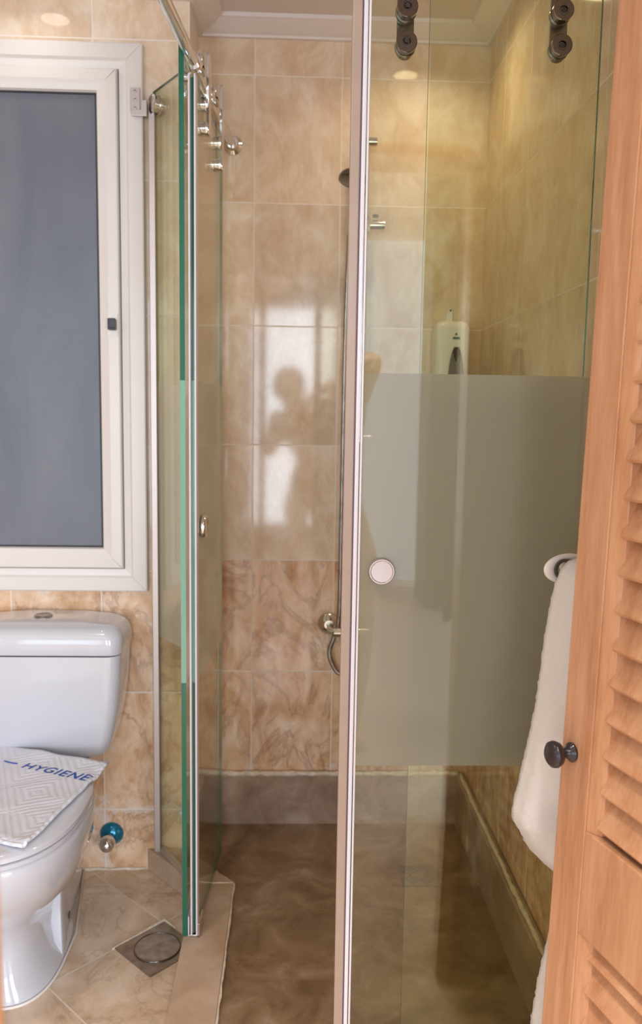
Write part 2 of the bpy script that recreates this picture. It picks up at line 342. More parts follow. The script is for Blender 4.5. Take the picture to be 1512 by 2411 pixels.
def build(name, mb, mats, parent=None, bevel=0, seg=2, subsurf=0, smooth=None, world=False, solid=0):
    me = bpy.data.meshes.new(name)
    vs = mb.v
    if parent is not None and world:
        full = parent.matrix_basis.copy(); up = parent.parent
        while up is not None: full = up.matrix_basis @ full; up = up.parent
        inv = full.inverted(); vs = [inv @ v for v in vs]
    me.from_pydata([tuple(v) for v in vs], [], mb.f)
    if not isinstance(mats, (list, tuple)): mats = [mats]
    for x in mats: me.materials.append(M[x])
    for p, i in zip(me.polygons, mb.m): p.material_index = i
    me.validate(); me.update()
    import bmesh
    b = bmesh.new(); b.from_mesh(me); bmesh.ops.recalc_face_normals(b, faces=b.faces); b.to_mesh(me); b.free()
    if smooth is not None:
        for p in me.polygons: p.use_smooth = True
        if smooth: me.set_sharp_from_angle(angle=radians(smooth))
    o = bpy.data.objects.new(name, me); COL.objects.link(o)
    if parent is not None: o.parent = parent
    if solid:
        md = o.modifiers.new('s', 'SOLIDIFY'); md.thickness = solid; md.offset = 0
    if bevel:
        md = o.modifiers.new('b', 'BEVEL'); md.width = bevel; md.segments = seg; md.limit_method = 'ANGLE'; md.angle_limit = radians(40)
        if smooth is None:
            for p in me.polygons: p.use_smooth = True
            md.harden_normals = True
    if subsurf:
        md = o.modifiers.new('u', 'SUBSURF'); md.levels = subsurf; md.render_levels = subsurf
    return o
def thing(name, label, cat, loc=(0, 0, 0), rot=(0, 0, 0), group=None, kind=None):
    o = bpy.data.objects.new(name, None); COL.objects.link(o); o.empty_display_size = .05
    o.location = loc; o.rotation_euler = rot
    bpy.context.view_layer.update()
    return props(o, label, cat, group, kind)
def struct(name, mb, mats, label=None, **k):
    return props(build(name, mb, mats, **k), label, None, None, 'structure')
def copy_tree(o, parent=None, **pr):
    c = o.copy(); COL.objects.link(c)
    if parent is not None: c.parent = parent
    for ch in list(o.children): copy_tree(ch, c)
    return props(c, **pr)
def RX(a): return Matrix.Rotation(radians(a), 4, 'X')
def RY(a): return Matrix.Rotation(radians(a), 4, 'Y')
def RZ(a): return Matrix.Rotation(radians(a), 4, 'Z')
def TR(x, y, z): return Matrix.Translation((x, y, z))
def dirmat(o, d):
    """frame at o whose z axis points along d"""
    return Matrix.Translation(o) @ Vector(d).to_track_quat('Z', 'Y').to_matrix().to_4x4()

# ------------------------------------------------------------------ room shell
ZC = 2.42; YF = -2.06; XR = .676; XL = -1.35
struct('floor', MB().box(XL-.1, XR+.1, -2.20, .1, -.10, 0), 'floor')
struct('floor_room', MB().box(-3.0, 3.0, -6.2, -2.2, -.10, -.002), 'carpet')
struct('ceiling', MB().box(XL-.1, XR+.1, YF-.14, .1, ZC, ZC+.1), 'plaster')
struct('wall_back', MB().box(-.16, XR, 0, .1, -.05, ZC), 'tile_back')
struct('wall_window', MB().box(XL, -.16, -.2, .1, -.05, ZC), ['tile_window'])
struct('wall_niche', MB().box(-.168, -.1601, -.1995, -.0005, -.05, ZC), 'tile_niche')
struct('wall_right', MB().box(XR, XR+.1, YF-.14, .1, -.05, ZC), 'tile_right')
struct('wall_left', MB().box(XL-.1, XL, YF-.14, .1, -.05, ZC), 'tile_right')
DX0, DX1, DZ = -.036, .640, 2.06
wf = MB().box(DX0-.03, XR, YF-.14, YF, DZ+.03, ZC)
struct('wall_doorway', wf, 'white_wall')
# room behind the doorway
rb = MB().box(-3, -2.41, -5.75, -5.65, 0, 2.6).box(-.99, -.28, -5.75, -5.65, 0, 2.6).box(.54, .63, -5.75, -5.65, 0, 2.6).box(1.09, 1.49, -5.75, -5.65, 0, 2.6).box(2.91, 3, -5.75, -5.65, 0, 2.6)
for a, b in ((-2.41, -.99), (-.28, .54), (1.49, 2.91)): rb.box(a, b, -5.75, -5.65, 2.36, 2.6).box(a, b, -5.75, -5.65, 0, .24)
rb.box(-3, 3, -5.75, -5.65, 2.6, 3.3)
struct('wall_room', rb, 'white_wall')
struct('wall_room_left', MB().box(-3.1, -3.0, -5.75, -2.2, 0, 3.3), 'white_wall')
struct('wall_room_right', MB().box(3.0, 3.1, -5.75, -2.2, 0, 3.3), 'white_wall')
struct('wall_room_front', MB().box(-3.0, XL-.1, -2.3, -2.2, 0, 3.3).box(XR+.1, 3.0, -2.3, -2.2, 0, 3.3).box(XL-.1, XR+.1, -2.3, -2.2, ZC+.1, 3.3), 'white_wall')
struct('ceiling_room', MB().box(-3.1, 3.1, -5.75, -2.2, 3.3, 3.4), 'white_wall')

struct('reflection_block', MB().box(1.05, 1.50, -5.64, -5.2, 0, 3.3), 'block_dark')  # added unseen block, keeps the right part of the glass reflection dark
# cornice round the shower ceiling
prof = [(0, 0), (.012, 0), (.014, .006), (.022, .008), (.030, .012), (.050, .018), (.062, .026), (.072, .028), (.074, .038), (0, .038)]
def cornice(name, a, b, n, m0, m1):
    """a->b along the wall foot, n points into the room, mitres at the ends"""
    a, b, n = Vector(a), Vector(b), Vector(n); t = (b-a).normalized(); r = []
    for p, sg, mt in ((a, 1, m0), (b, -1, m1)):
        r.append([p+n*x+t*sg*mt*x+Vector((0, 0, z)) for x, z in prof])
    mb = MB(); mb.loft(r, mi=0); return struct(name, mb, 'cornice', smooth=35)
zc = ZC-.038
cornice('trim_1', (-.16, 0, zc), (XR, 0, zc), (0, -1, 0), 1, 1)
cornice('trim_2', (XR, 0, zc), (XR, YF, zc), (-1, 0, 0), 1, 1)
cornice('trim_3', (-.16, -.2, zc), (-.16, 0, zc), (1, 0, 0), -1, 1)
cornice('trim_4', (XL, -.2, zc), (-.16, -.2, zc), (0, -1, 0), 1, -1)

# shower tray floor, kerb and skirting
SF = .045; KT = .065
ko = [(-.290, -.200), (-.133, -.378), (-.133, -1.10)]          # outer line of the kerb
ki = [(-.028, -1.00), (-.028, -.376), (-.160, -.222), (-.160, -.2)]
struct('floor_shower', MB().prism([(-.16, 0), (-.16, -.22), (-.03, -.37), (-.03, -1.0), (XR, -1.0), (XR, 0)][::-1], .001, SF), 'shower_floor')
kerb = MB()
kerb.prism([(-.290, -.200), (-.133, -.378), (-.028, -.376), (-.160, -.222), (-.160, -.2)], 0, KT)
kerb.prism([(-.133, -.3795), (-.133, -1.10), (-.028, -1.0), (-.028, -.3775)], 0, KT)
kerb.prism([(-.133, -1.1005), (XR, -1.1005), (XR, -1.0), (-.0275, -1.0)], 0, KT)
struct('trim_5', kerb, 'kerb', bevel=.003)
gl = MB()
def bead(mb, pts, r=.004, z=KT-.004, jit=.0012):
    out = []
    for (x0, y0), (x1, y1) in zip(pts, pts[1:]):
        L = math.hypot(x1-x0, y1-y0); k = max(2, int(L/.02))
        out += [(x0+(x1-x0)*i/k+random.uniform(-jit, jit), y0+(y1-y0)*i/k+random.uniform(-jit, jit), z+random.uniform(-jit, jit)*.4) for i in range(k)]
    out.append((*pts[-1], z)); mb.tube(out, [r*random.uniform(.75, 1.2) for _ in out], 6)
bead(gl, [(-.026, -.99), (-.026, -.376), (-.135, -.249)], .0035, KT-.006)
bead(gl, [(-.133, -.3786), (-.028, -.3766)], .0022, KT-.001, .0003)
struct('trim_6', gl, 'grout', smooth=0)
sk = MB().box(-.160, XR, -.02, -.0005, .03, .205)
struct('baseboard_back', sk, 'skirt', bevel=.004)
struct('baseboard_right', MB().box(.646, XR-.0005, -.995, -.0205, .03, .205), 'skirt', bevel=.004)
struct('baseboard_niche', MB().box(-.1595, -.145, -.199, -.0205, .03, .205), 'skirt', bevel=.004)
g2 = MB(); 
def bead3(mb, a, b, r, jit=.0015):
    a, b = Vector(a), Vector(b); k = int((b-a).length/.02)
    mb.tube([a.lerp(b, i/k)+Vector((random.uniform(-jit, jit), random.uniform(-jit, jit), random.uniform(-jit, jit))) for i in range(k+1)], [r*random.uniform(.8, 1.3) for _ in range(k+1)], 6)
bead3(g2, (-.15, -.012, .207), (.655, -.012, .207), .008)
bead3(g2, (.660, -.012, .206), (.660, -.98, .206), .0055)
bead3(g2, (-.150, -.19, .207), (-.150, -.015, .207), .007)
struct('trim_7', g2, 'grout', smooth=0)
g3 = MB(); bead3(g3, (-.80, -.202, .003), (-.295, -.202, .003), .0045)
struct('trim_8', g3, 'grout', smooth=0)

# doorway lining of pine: left jamb, lintel, and a white casing bar above
jm = MB().box(DX0-.03, DX0, YF-.16, YF+.02, 0, DZ+.03).box(DX0, XR-.003, YF-.16, YF+.02, DZ, DZ+.03).box(DX1, XR-.003, YF-.16, YF-.045, 0, DZ)
struct('trim_9', jm, 'wood', bevel=.002)

# ------------------------------------------------------------------ window in the left wall
wx0, wx1, wz0, wz1 = -1.20, -.279, .832, 2.268
wn = thing('window_1', None, None, (-.74, -.2, wz0), kind='structure')
def frame_ring(x0, x1, z0, z1, prf):
    """mitred frame: prf = list of (inset from outer edge, y)"""
    rings = []
    for d, y in prf:
        rings.append([(x0+d, y, z0+d), (x1-d, y, z0+d), (x1-d, y, z1-d), (x0+d, y, z1-d)])
    mb = MB(); n = 4; vs = [p for r in rings for p in r]; fs = []
    for k in range(len(rings)-1):
        for i in range(4): j = (i+1) % 4; fs.append((k*n+i, k*n+j, (k+1)*n+j, (k+1)*n+i))
    mb.add(vs, fs); return mb
build('window_frame', frame_ring(wx0, wx1, wz0, wz1, [(0, -.2), (0, -.222), (.003, -.2245), (.038, -.2245), (.044, -.219), (.062, -.216), (.064, -.205)]), 'pvc', wn, world=True)
sx1 = wx1-.066; sx0 = wx0+.066
build('sash', frame_ring(sx0, sx1, wz0+.066, wz1-.066, [(0, -.2), (0, -.226), (.003, -.229), (.028, -.231), (.038, -.227), (.052, -.222), (.056, -.212)]), 'pvc', wn, world=True)
gk = frame_ring(sx0-.002, sx1+.002, wz0+.064, wz1-.064, [(0, -.2), (0, -.2175), (.004, -.2175)])
build('frame_gap', gk, 'pvc_line', wn, world=True)
build('gasket', frame_ring(sx0+.0555, sx1-.0555, wz0+.1215, wz1-.1215, [(0, -.205), (0, -.2135), (.004, -.2135), (.004, -.208)]), 'pvc_gap', wn, world=True)
build('pane', MB().box(sx0+.056, sx1-.056, -.2095, -.2055, wz0+.122, wz1-.122), 'pane', wn, world=True)
for x0, z0, dx, dz in ((wx1, wz1, -1, -1), (wx1, wz0, -1, 1)):   # mitre joints of frame and sash
    T = TR(x0, 0, z0) @ Matrix(((dx, 0, 0, 0), (0, 1, 0, 0), (0, 0, dz, 0), (0, 0, 0, 1)))
    for a, b, y in ((.003, .040, -.2248), (.070, .094, -.2312)):
        build('mitre_joint', MB().add([(a, y, a-.0006), (b, y, b-.0006), (b, y, b+.0006), (a, y, a+.0006), (a, y+.002, a-.0006), (b, y+.002, b-.0006), (b, y+.002, b+.0006), (a, y+.002, a+.0006)], [(0, 1, 2, 3), (7, 6, 5, 4), (0, 4, 5, 1), (1, 5, 6, 2), (2, 6, 7, 3), (3, 7, 4, 0)], T), 'pvc_line', wn, world=True)
lt = MB().box(-.372, -.352, -.252, -.228, 1.541, 1.571).box(-.368, -.350, -.258, -.250, 1.545, 1.567)
build('latch', lt, 'black', wn, bevel=.002, world=True)
build('latch_plate', MB().box(-.376, -.349, -.2325, -.228, 1.527, 1.585), 'rim', wn, bevel=.001, world=True)

# ------------------------------------------------------------------ shower enclosure
def glass_panel(name, pts, z0, z1, parent, thick=.008, mats=('glass_front', 'glass_clear', 'glass_edge'), outer=1):
    """pane along the foot line a->b; outer face carries the etched band"""
    a, b = Vector((*pts[0], 0)), Vector((*pts[1], 0)); t = (b-a).normalized(); nn = Vector((-t.y, t.x, 0))*outer*thick/2
    q = [a+nn, b+nn, b-nn, a-nn]
    vs = [(p.x, p.y, z) for z in (z0, z1) for p in q]
    fs = [(0, 1, 5, 4), (2, 3, 7, 6), (0, 1, 2, 3), (4, 5, 6, 7), (1, 2, 6, 5), (3, 0, 4, 7)]
    return build(name, MB().add(vs, fs, None, [0, 1, 2, 2, 2, 2]), list(mats), parent, world=True)
SX = lambda y: -.056+.08*y            # plane of the left sliding door
ang = math.atan2(.08, 1)
# left fixed panels
fa = thing('angled_glass_panel', 'narrow fixed glass panel with frosted band, angled from the window frame to the shower corner', 'glass panel', (-.255, -.2, KT))
glass_panel('glass', ((-.252, -.206), (-.131, -.388)), KT+.002, 2.155, fa, .008, mats=('glass_side_lit', 'glass_clear', 'glass_edge'), outer=1)
build('wall_channel', MB().box(-.266, -.249, -.222, -.2005, KT, 2.13), 'alu', fa, bevel=.002, world=True)
build('bottom_rail', MB().box(0, .205, -.008, .010, KT, KT+.010, TR(-.252, -.206, 0) @ RZ(-56.4)), 'alu', fa, bevel=.001, world=True)
cl = MB().box(-.310, -.285, -.229, -.225, 2.098, 2.157)
cl.prism([(0.000, 0), (.040, 0), (.040, .040), (.028, .040), (.024, .016), (0, .016)], 0, .004, TR(-.307, -.2295, 2.086) @ RX(90))
c1 = build('wall_clamp', cl, 'satin', fa, bevel=.0015, world=True)
scw = MB()
for z in (2.148, 2.127, 2.106): scw.lathe([(0, 0), (.0035, .0), (.0035, .0015), (0, .002)], dirmat((-.2975, -.2293, z), (0, -1, 0)), 12)
build('screw', scw, 'steel', c1, world=True)
nA = Vector((.182, .121, 0)).normalized()
T = dirmat(Vector((-.247, -.214, 2.118))-nA*.013-Vector((0, .01, 0)), nA)
build('clamp_disc', MB().lathe([(0, 0), (.019, 0), (.024, .003), (.024, .008), (.020, .009), (.020, .018), (.024, .019), (.024, .024), (.019, .027), (0, .027)], T), 'chrome', fa, smooth=35, world=True)
fb = thing('fixed_glass_panel', 'fixed glass panel standing on the left kerb with a bright green edge', 'glass panel', (-.128, -.5, KT))
glass_panel('glass', ((-.131, -.392), (-.1285, -.606)), KT+.001, 2.122, fb, .0115, mats=('glass_side_lit', 'glass_clear', 'glass_edge'), outer=1)
clp = MB()
for z in (2.085,):
    clp.lathe([(0, -.012), (.018, -.012), (.019, -.010), (.019, -.008), (.011, -.007), (.011, .010), (.019, .011), (.019, .014), (0, .015)], dirmat((-.126, -.565, z-.03), (1, 0, 0)))
build('panel_clamp', clp, 'chrome', fb, smooth=35, world=True)
build('silicone', MB().box(-.121, -.118, -.605, -.39, KT, KT+.05), 'seal', fb, world=True)
# left rail
RA = Vector((-.0625, -.004, 2.092)); RB = Vector((-.1500, -1.054, 2.092))
rl = thing('shower_rail', 'chrome round rail running from the back wall along the left of the shower', 'rail', tuple(RA))
build('rail_bar', MB().tube([RA, RA.lerp(RB, .5), RB], .0125, 24), 'chrome', rl, smooth=40, world=True)
build('wall_flange', MB().lathe([(0, 0), (.026, 0), (.027, .004), (.018, .010), (.016, .030), (0, .030)], dirmat((-.0622, -.0005, 2.092), (0, -1, 0))), 'chrome', rl, smooth=35, world=True)
for y in (-.545, -.385):   # stoppers and holders on the bar
    p = RA.lerp(RB, -y/1.054)
    build('rail_stop', MB().lathe([(.0125, -.010), (.0165, -.010), (.018, -.006), (.018, .006), (.0165, .010), (.0125, .010)], dirmat(p, RB-RA)), 'chrome', rl, smooth=35, world=True)
# left sliding door
sd = thing('sliding_shower_door', 'left sliding glass door hung from the rail, seen edge-on with its pale seal strip', 'shower door', (SX(-.42), -.42, .075))
glass_panel('glass', ((SX(-.24), -.24), (SX(-.602), -.602)), .076, 2.042, sd, .008, outer=1)
TS = TR(SX(-.61), -.61, 0) @ RZ(-math.degrees(ang))
sl = MB().box(-.0085, -.0043, -.006, .016, .074, 2.045, TS).box(.0043, .0085, -.006, .016, .074, 2.045, TS)
build('seal_strip', sl, 'seal', sd, bevel=.001, world=True)
build('bottom_guide', MB().box(.006, .012, .0, .06, KT, KT+.035, TS).box(-.012, .012, .0, .06, KT, KT+.006, TS), 'chrome', sd, bevel=.001, world=True)
def disc_knob(parent, P, d, r, m='satin', both=True):
    prf = [(0, .004), (r*.86, .004), (r, .006), (r, .012), (r*.93, .0155), (r*.80, .0162), (r*.72, .0145), (0, .0138)]
    o = MB().lathe(prf, dirmat(P, d), 40)
    if both: o.lathe(prf, dirmat(P, -Vector(d)), 40)
    return build('door_knob', o, m, parent, smooth=35, world=True)
nS = Vector((1, -.08, 0)).normalized()
disc_knob(sd, Vector((SX(-.53), -.53, 1.059)), nS, .0275, 'chrome')
def hanger(parent, P, nrm, zb, wheel_z, m='chrome', plate_z=None, side=1, plate_off=.013):
    """roller hanger: P on the glass plane (z ignored); zb heights of the two clamping discs"""
    P = Vector((P[0], P[1], 0)); nrm = Vector(nrm).normalized(); t = Vector((0, 0, 1)).cross(nrm)
    hg = MB(); F4 = Matrix(((t.x, 0, nrm.x, 0), (t.y, 0, nrm.y, 0), (0, 1, 0, 0), (0, 0, 0, 1)))
    o = P+nrm*plate_off*side
    z0, z1 = zb[-1]-.018, wheel_z+.018
    poly = [(.014*cos(a), z0+.014+.014*sin(a)) for a in [pi+pi*i/10 for i in range(11)]]+[(.014*cos(a), z1-.014+.014*sin(a)) for a in [pi*i/10 for i in range(11)]]
    hg.prism(poly, -.0035, .0035, Matrix.Translation(o) @ F4)
    pl = build('roller_plate', hg, m, parent, bevel=.0008, world=True)
    for z in zb:
        b = MB().lathe([(0, -.014), (.0165, -.014), (.0172, -.0125), (.0172, -.0060), (.0155, -.005), (.0155, .0045), (.0172, .0055), (.0172, .012), (.016, .0135), (.006, .0135), (.005, .0115), (.002, .0115), (.0015, .010), (0, .010)],
                       Matrix.Translation(P+Vector((0, 0, z))) @ (Matrix(((t.x, 0, -nrm.x*side, 0), (t.y, 0, -nrm.y*side, 0), (0, 1, 0, 0), (0, 0, 0, 1)))), 36)
        build('clamping_disc', b, m, parent, smooth=35, world=True)
    w = MB().lathe([(0, -.007), (.020, -.007), (.022, -.005), (.016, -.003), (.016, .003), (.022, .005), (.020, .007), (0, .007)],
                   dirmat(P+Vector((0, 0, wheel_z))-nrm*.002*side, nrm), 32)
    build('roller_wheel', w, m, parent, smooth=35, world=True)
hanger(sd, (SX(-.487), -.487), nS, (2.026, 1.974), 2.122)
hanger(sd, (SX(-.305), -.305), nS, (2.000, 1.948), 2.122)
# front sliding door and fixed front panel
YD = -1.054
fd = thing('sliding_shower_door', 'front sliding glass door with frosted band, round knob and pale vertical edge strip', 'shower door', (.42, YD, .075))
glass_panel('glass', ((.238, YD), (.617, YD)), .076, 2.042, fd, .008, outer=-1)
fs_ = MB().box(.2075, .2245, YD-.007, YD+.007, .074, 2.042)
build('edge_profile', fs_, 'seal_tan', fd, bevel=.003, world=True)
build('magnet_line', MB().box(.2243, .2262, YD-.0062, YD+.006, .074, 2.042), 'seal_line', fd, world=True)
build('edge_lip', MB().box(.2260, .2330, YD-.0075, YD+.007, .074, 2.042).box(.2345, .2385, YD-.0065, YD+.0065, .074, 2.042), 'seal_white', fd, bevel=.0015, world=True)
prf = [(0, .0045), (.0225, .0045), (.0232, .006), (.0232, .010), (.0218, .0125), (.0200, .0125), (.0185, .0105), (0, .0100)]
build('door_knob', MB().lathe(prf, dirmat((.2765, YD, 1.056), (0, -1, 0)), 48).lathe(prf, dirmat((.2765, YD, 1.056), (0, 1, 0)), 48), 'satin', fd, smooth=35, world=True)
hanger(fd, (.2955, YD), (0, 1, 0), (1.981, 1.927), 2.115, 'dark_chrome')
hanger(fd, (.5495, YD), (0, 1, 0), (1.984, 1.930), 2.115, 'dark_chrome')
for x in (.2955, .5495):
    for z in (1.982, 1.9285):
        build('hex_socket', MB().lathe([(0, .0136), (.0046, .0136), (.0046, .0128), (0, .0128)], dirmat((x, YD, z), (0, -1, 0)), 6).lathe([(.0068, .0136), (.0072, .0140), (.0076, .0136)], dirmat((x, YD, z), (0, -1, 0)), 36), 'screw', fd, world=True)
ff = thing('fixed_glass_panel', 'fixed glass panel with frosted band behind the front sliding door, meeting the right wall', 'glass panel', (.51, -1.03, KT))
glass_panel('glass', ((.338, -1.028), (XR-.004, -1.028)), KT+.001, 2.06, ff, .008, outer=-1)
build('wall_channel', MB().box(XR-.018, XR-.0005, -1.038, -1.018, KT, 2.06), 'alu', ff, bevel=.002, world=True)
fr = thing('shower_rail', 'chrome round rail above the front sliding door', 'rail', (.26, -1.054, 2.092))
build('rail_bar', MB().tube([(-.150, -1.054, 2.092), (.2, -1.054, 2.092), (XR-.001, -1.054, 2.092)], .0125, 24), 'chrome', fr, smooth=40, world=True)
build('corner_joint', MB().lathe([(0, -.018), (.017, -.018), (.018, -.016), (.018, .016), (.017, .018), (0, .018)], TR(-.150, -1.054, 2.092)), 'chrome', fr, smooth=35, world=True)

# ------------------------------------------------------------------ shower set
sh = thing('riser_shower', 'chrome riser shower set with hand shower, slider and ribbed hose on the back wall', 'shower', (.30, -.02, .67))
XS = .318
build('riser_bar', MB().tube([(XS, -.055, 1.25), (XS, -.055, 2.10)], .011, 16), 'chrome', sh, smooth=40, world=True)
for z in (2.095, 1.26):
    build('riser_bracket', MB().tube([(XS, -.0005, z), (XS, -.062, z)], .010, 16).tube([(XS-.002, -.055, z), (XS+.030, -.055, z)], .012, 16), 'chrome', sh, smooth=40, world=True)
sld = build('slider', MB().tube([(XS-.040, -.060, 1.866), (XS+.056, -.060, 1.866)], .0135, 20).box(XS-.014, XS+.014, -.075, -.040, 1.848, 1.888), 'chrome', sh, smooth=35, world=True)
build('slider_knob', MB().box(XS+.022, XS+.038, -.066, -.054, 1.888, 1.896), 'dark_chrome', sld, bevel=.002, world=True)
hd = MB()
Th = dirmat((.276, -.135, 1.975), (-.10, -.28, -.95))
hd.lathe([(0, -.018), (.018, -.016), (.034, -.007), (.039, .001), (.039, .008), (.034, .012), (0, .013)], Th, 36)
build('shower_head', hd, 'dark_chrome', sh, smooth=40, world=True)
build('handle', MB().tube([(.278, -.120, 1.975), (.281, -.100, 1.950), (.279, -.085, 1.900), (.275, -.078, 1.850), (.274, -.075, 1.835)], [.013, .012, .0125, .0125, .010], 16), 'chrome', sh, smooth=40, world=True)
def ribbed(pts, r, pitch=.0042, amp=.0011):
    pts = [Vector(p) for p in pts]; res = []
    for i in range(len(pts)-1):
        p0, p1, p2, p3 = pts[max(i-1, 0)], pts[i], pts[i+1], pts[min(i+2, len(pts)-1)]
        k = max(2, int((p2-p1).length/(pitch/2)))
        for j in range(k):
            u = j/k
            res.append(.5*((2*p1)+(-p0+p2)*u+(2*p0-5*p1+4*p2-p3)*u*u+(-p0+3*p1-3*p2+p3)*u**3))
    res.append(pts[-1])
    return MB().tube(res, [r+(amp if i % 2 else -amp) for i in range(len(res))], 10)
build('hose', ribbed([(.274, -.075, 1.835), (.268, -.070, 1.6), (.267, -.065, 1.2), (.267, -.058, .9), (.266, -.045, .72), (.253, -.035, .655), (.240, -.030, .612), (.245, -.030, .577), (.268, -.032, .540), (.300, -.036, .545), (.325, -.045, .57), (.335, -.050, .63)], .0068), 'steel', sh, smooth=0, world=True)
mx = thing('shower_mixer', 'chrome wall mixer with round flange low on the back wall', 'mixer tap', (.24, 0, .684))
build('flange', MB().lathe([(0, 0), (.034, 0), (.0345, .003), (.030, .010), (.020, .017), (.014, .022), (0, .022)], dirmat((.237, -.0005, .688), (0, -1, 0))), 'chrome', mx, smooth=35, world=True)
build('flange', MB().lathe([(0, 0), (.034, 0), (.0345, .003), (.030, .010), (.020, .017), (.014, .022), (0, .022)], dirmat((.387, -.0005, .688), (0, -1, 0))), 'chrome', mx, smooth=35, world=True)
build('mixer_body', MB().tube([(.238, -.018, .684), (.240, -.055, .678), (.252, -.062, .676)], .010, 16).tube([(.386, -.018, .684), (.384, -.055, .678), (.372, -.062, .676)], .010, 16).tube([(.250, -.060, .676), (.374, -.060, .676)], .0155, 20), 'chrome', mx, smooth=40, world=True)
build('lever', MB().tube([(.312, -.070, .684), (.312, -.085, .712), (.312, -.120, .745)], [.012, .010, .006], 12), 'chrome', mx, smooth=40, world=True)

# ------------------------------------------------------------------ soap dispenser
dp = thing('soap_dispenser', 'white wall soap dispenser with grey push plate in the right corner of the shower', 'soap dispenser', (.577, 0, 1.36))
def rrect(x0, x1, y0, y1, r, k=5, back_square=True):
    pts = []
    for cx_, cy_, a0 in ((x1-r, y1-r, 0), (x0+r, y1-r, 90), (x0+r, y0+r, 180), (x1-r, y0+r, 270)):
        for i in range(k+1):
            a = radians(a0+90*i/k); pts.append((cx_+r*cos(a), cy_+r*sin(a)))
    return pts
rings = []
for z, ins, dpt in ((1.360, .012, .086), (1.366, .004, .094), (1.38, .0, .098), (1.58, .0, .095), (1.592, .003, .090), (1.600, .010, .080), (1.603, .022, .064)):
    rings.append([(x, y, z) for x, y in rrect(.528+ins, .626-ins, -dpt, -.0005, .018)])
build('shell', MB().loft(rings), 'disp', dp, smooth=50, world=True)
pet = []
for i in range(25):
    a = pi*i/24; pet.append((.5855+.0215*cos(a), 1.455+.075*sin(a)**.8 if 0 < i < 24 else 1.455))
pet = [(.5855+.0235*(1-((z-1.40)/.132)**2 if z > 1.40 else 1)**.5*s_, z) for s_, zs in ((1, [1.365+.0067*i for i in range(25)]), (-1, [1.5258-.0067*i for i in range(25)])) for z in zs]
build('push_plate', MB().prism([(x, z) for x, z in pet], .094, .1035, RX(90), 0), 'disp_grey', dp, bevel=.001, world=True)
ov = [(.5845+.0105*cos(a)*(1 if sin(a) > 0 else 1+.55*sin(a)), 1.512+(.013 if sin(a) > 0 else .028)*sin(a)) for a in [2*pi*i/28 for i in range(28)]]
build('level_window', MB().prism(ov, .100, .1050, RX(90)), 'disp_dark', dp, world=True)
tg = MB().prism([(.574, 1.548), (.596, 1.548), (.595, 1.555), (.575, 1.555)], .0945, .0962, RX(90)).prism([(.580, 1.560), (.589, 1.560), (.586, 1.566), (.583, 1.566)], .0945, .0962, RX(90))
build('green_logo', tg, 'green', dp, world=True)
hk = MB().prism([(.567, 1.600), (.590, 1.600), (.590, 1.632), (.587, 1.645), (.582, 1.648), (.577, 1.644), (.572, 1.630)], .002, .008, RX(90))
hb = build('hanging_tab', hk, 'disp', dp, bevel=.0015, world=True)
build('tab_hole', MB().lathe([(0, 0), (.003, 0), (.003, .001), (0, .001)], dirmat((.582, -.0082, 1.640), (0, -1, 0)), 12), 'disp_dark', hb, world=True)

# ------------------------------------------------------------------ floor drains
dr = thing('floor_drain', 'square steel floor drain with a round cover beside the left kerb', 'floor drain', (-.203, -.558, 0), (0, 0, radians(45)))
build('drain_frame', MB().box(-.075, .075, -.075, .075, 0, .0035), 'steel', dr, bevel=.0008)
build('drain_cover', MB().lathe([(0, .0045), (.030, .0052), (.0535, .0044), (.0545, .0046)], None, 48), 'cover', dr, smooth=40)
build('drain_ring', MB().lathe([(.0545, .0036), (.0550, .0062), (.0575, .0062), (.0580, .0036)], None, 48), 'dark_chrome', dr, smooth=40)
build('mortar', MB().tube([(-.079, .077, .001), (.0, .078, .001), (.079, .079, .001), (.080, .03, .001)], [.003, .004, .006, .002], 6), 'grout', dr)
d2 = thing('floor_drain', 'small square metal shower drain with slanted slots on the shower floor', 'floor drain', (.4865, -.318, SF))
build('drain_frame', MB().box(-.052, .052, -.052, .052, 0, .003), 'dark_chrome', d2, bevel=.0008)
sb = MB()
for sx_ in (-1, 1):
    for sy_ in (-1, 1):
        for k in range(4):
            q = .010*k-.015; a_ = 45*sx_*sy_
            T = TR(sx_*.021, sy_*.021, .0028) @ RZ(a_) @ TR(0, q, 0)
            sb.box(-.017, .017, -.0023, .0023, 0, .0006, T)
build('slots', sb, 'screw', d2)

# ------------------------------------------------------------------ stop valve
sv = thing('stop_valve', 'capped water valve with a blue wall rose low beside the toilet', 'valve', (-.392, -.2, .112))
build('wall_rose', MB().lathe([(0, 0), (.034, 0), (.0345, .003), (.031, .010), (.022, .018), (.012, .024), (0, .024)], dirmat((0, -.0005, 0), (0, -1, 0))), 'blue', sv, smooth=40)
build('valve_cap', MB().lathe([(0, 0), (.013, 0), (.015, .006), (.015, .026), (.0215, .030), (.0225, .036), (.0205, .050), (.013, .060), (.006, .063), (0, .0635)], dirmat((0, -.018, 0), (-.02, -1, -.05)), 28), 'chrome', sv, smooth=45)

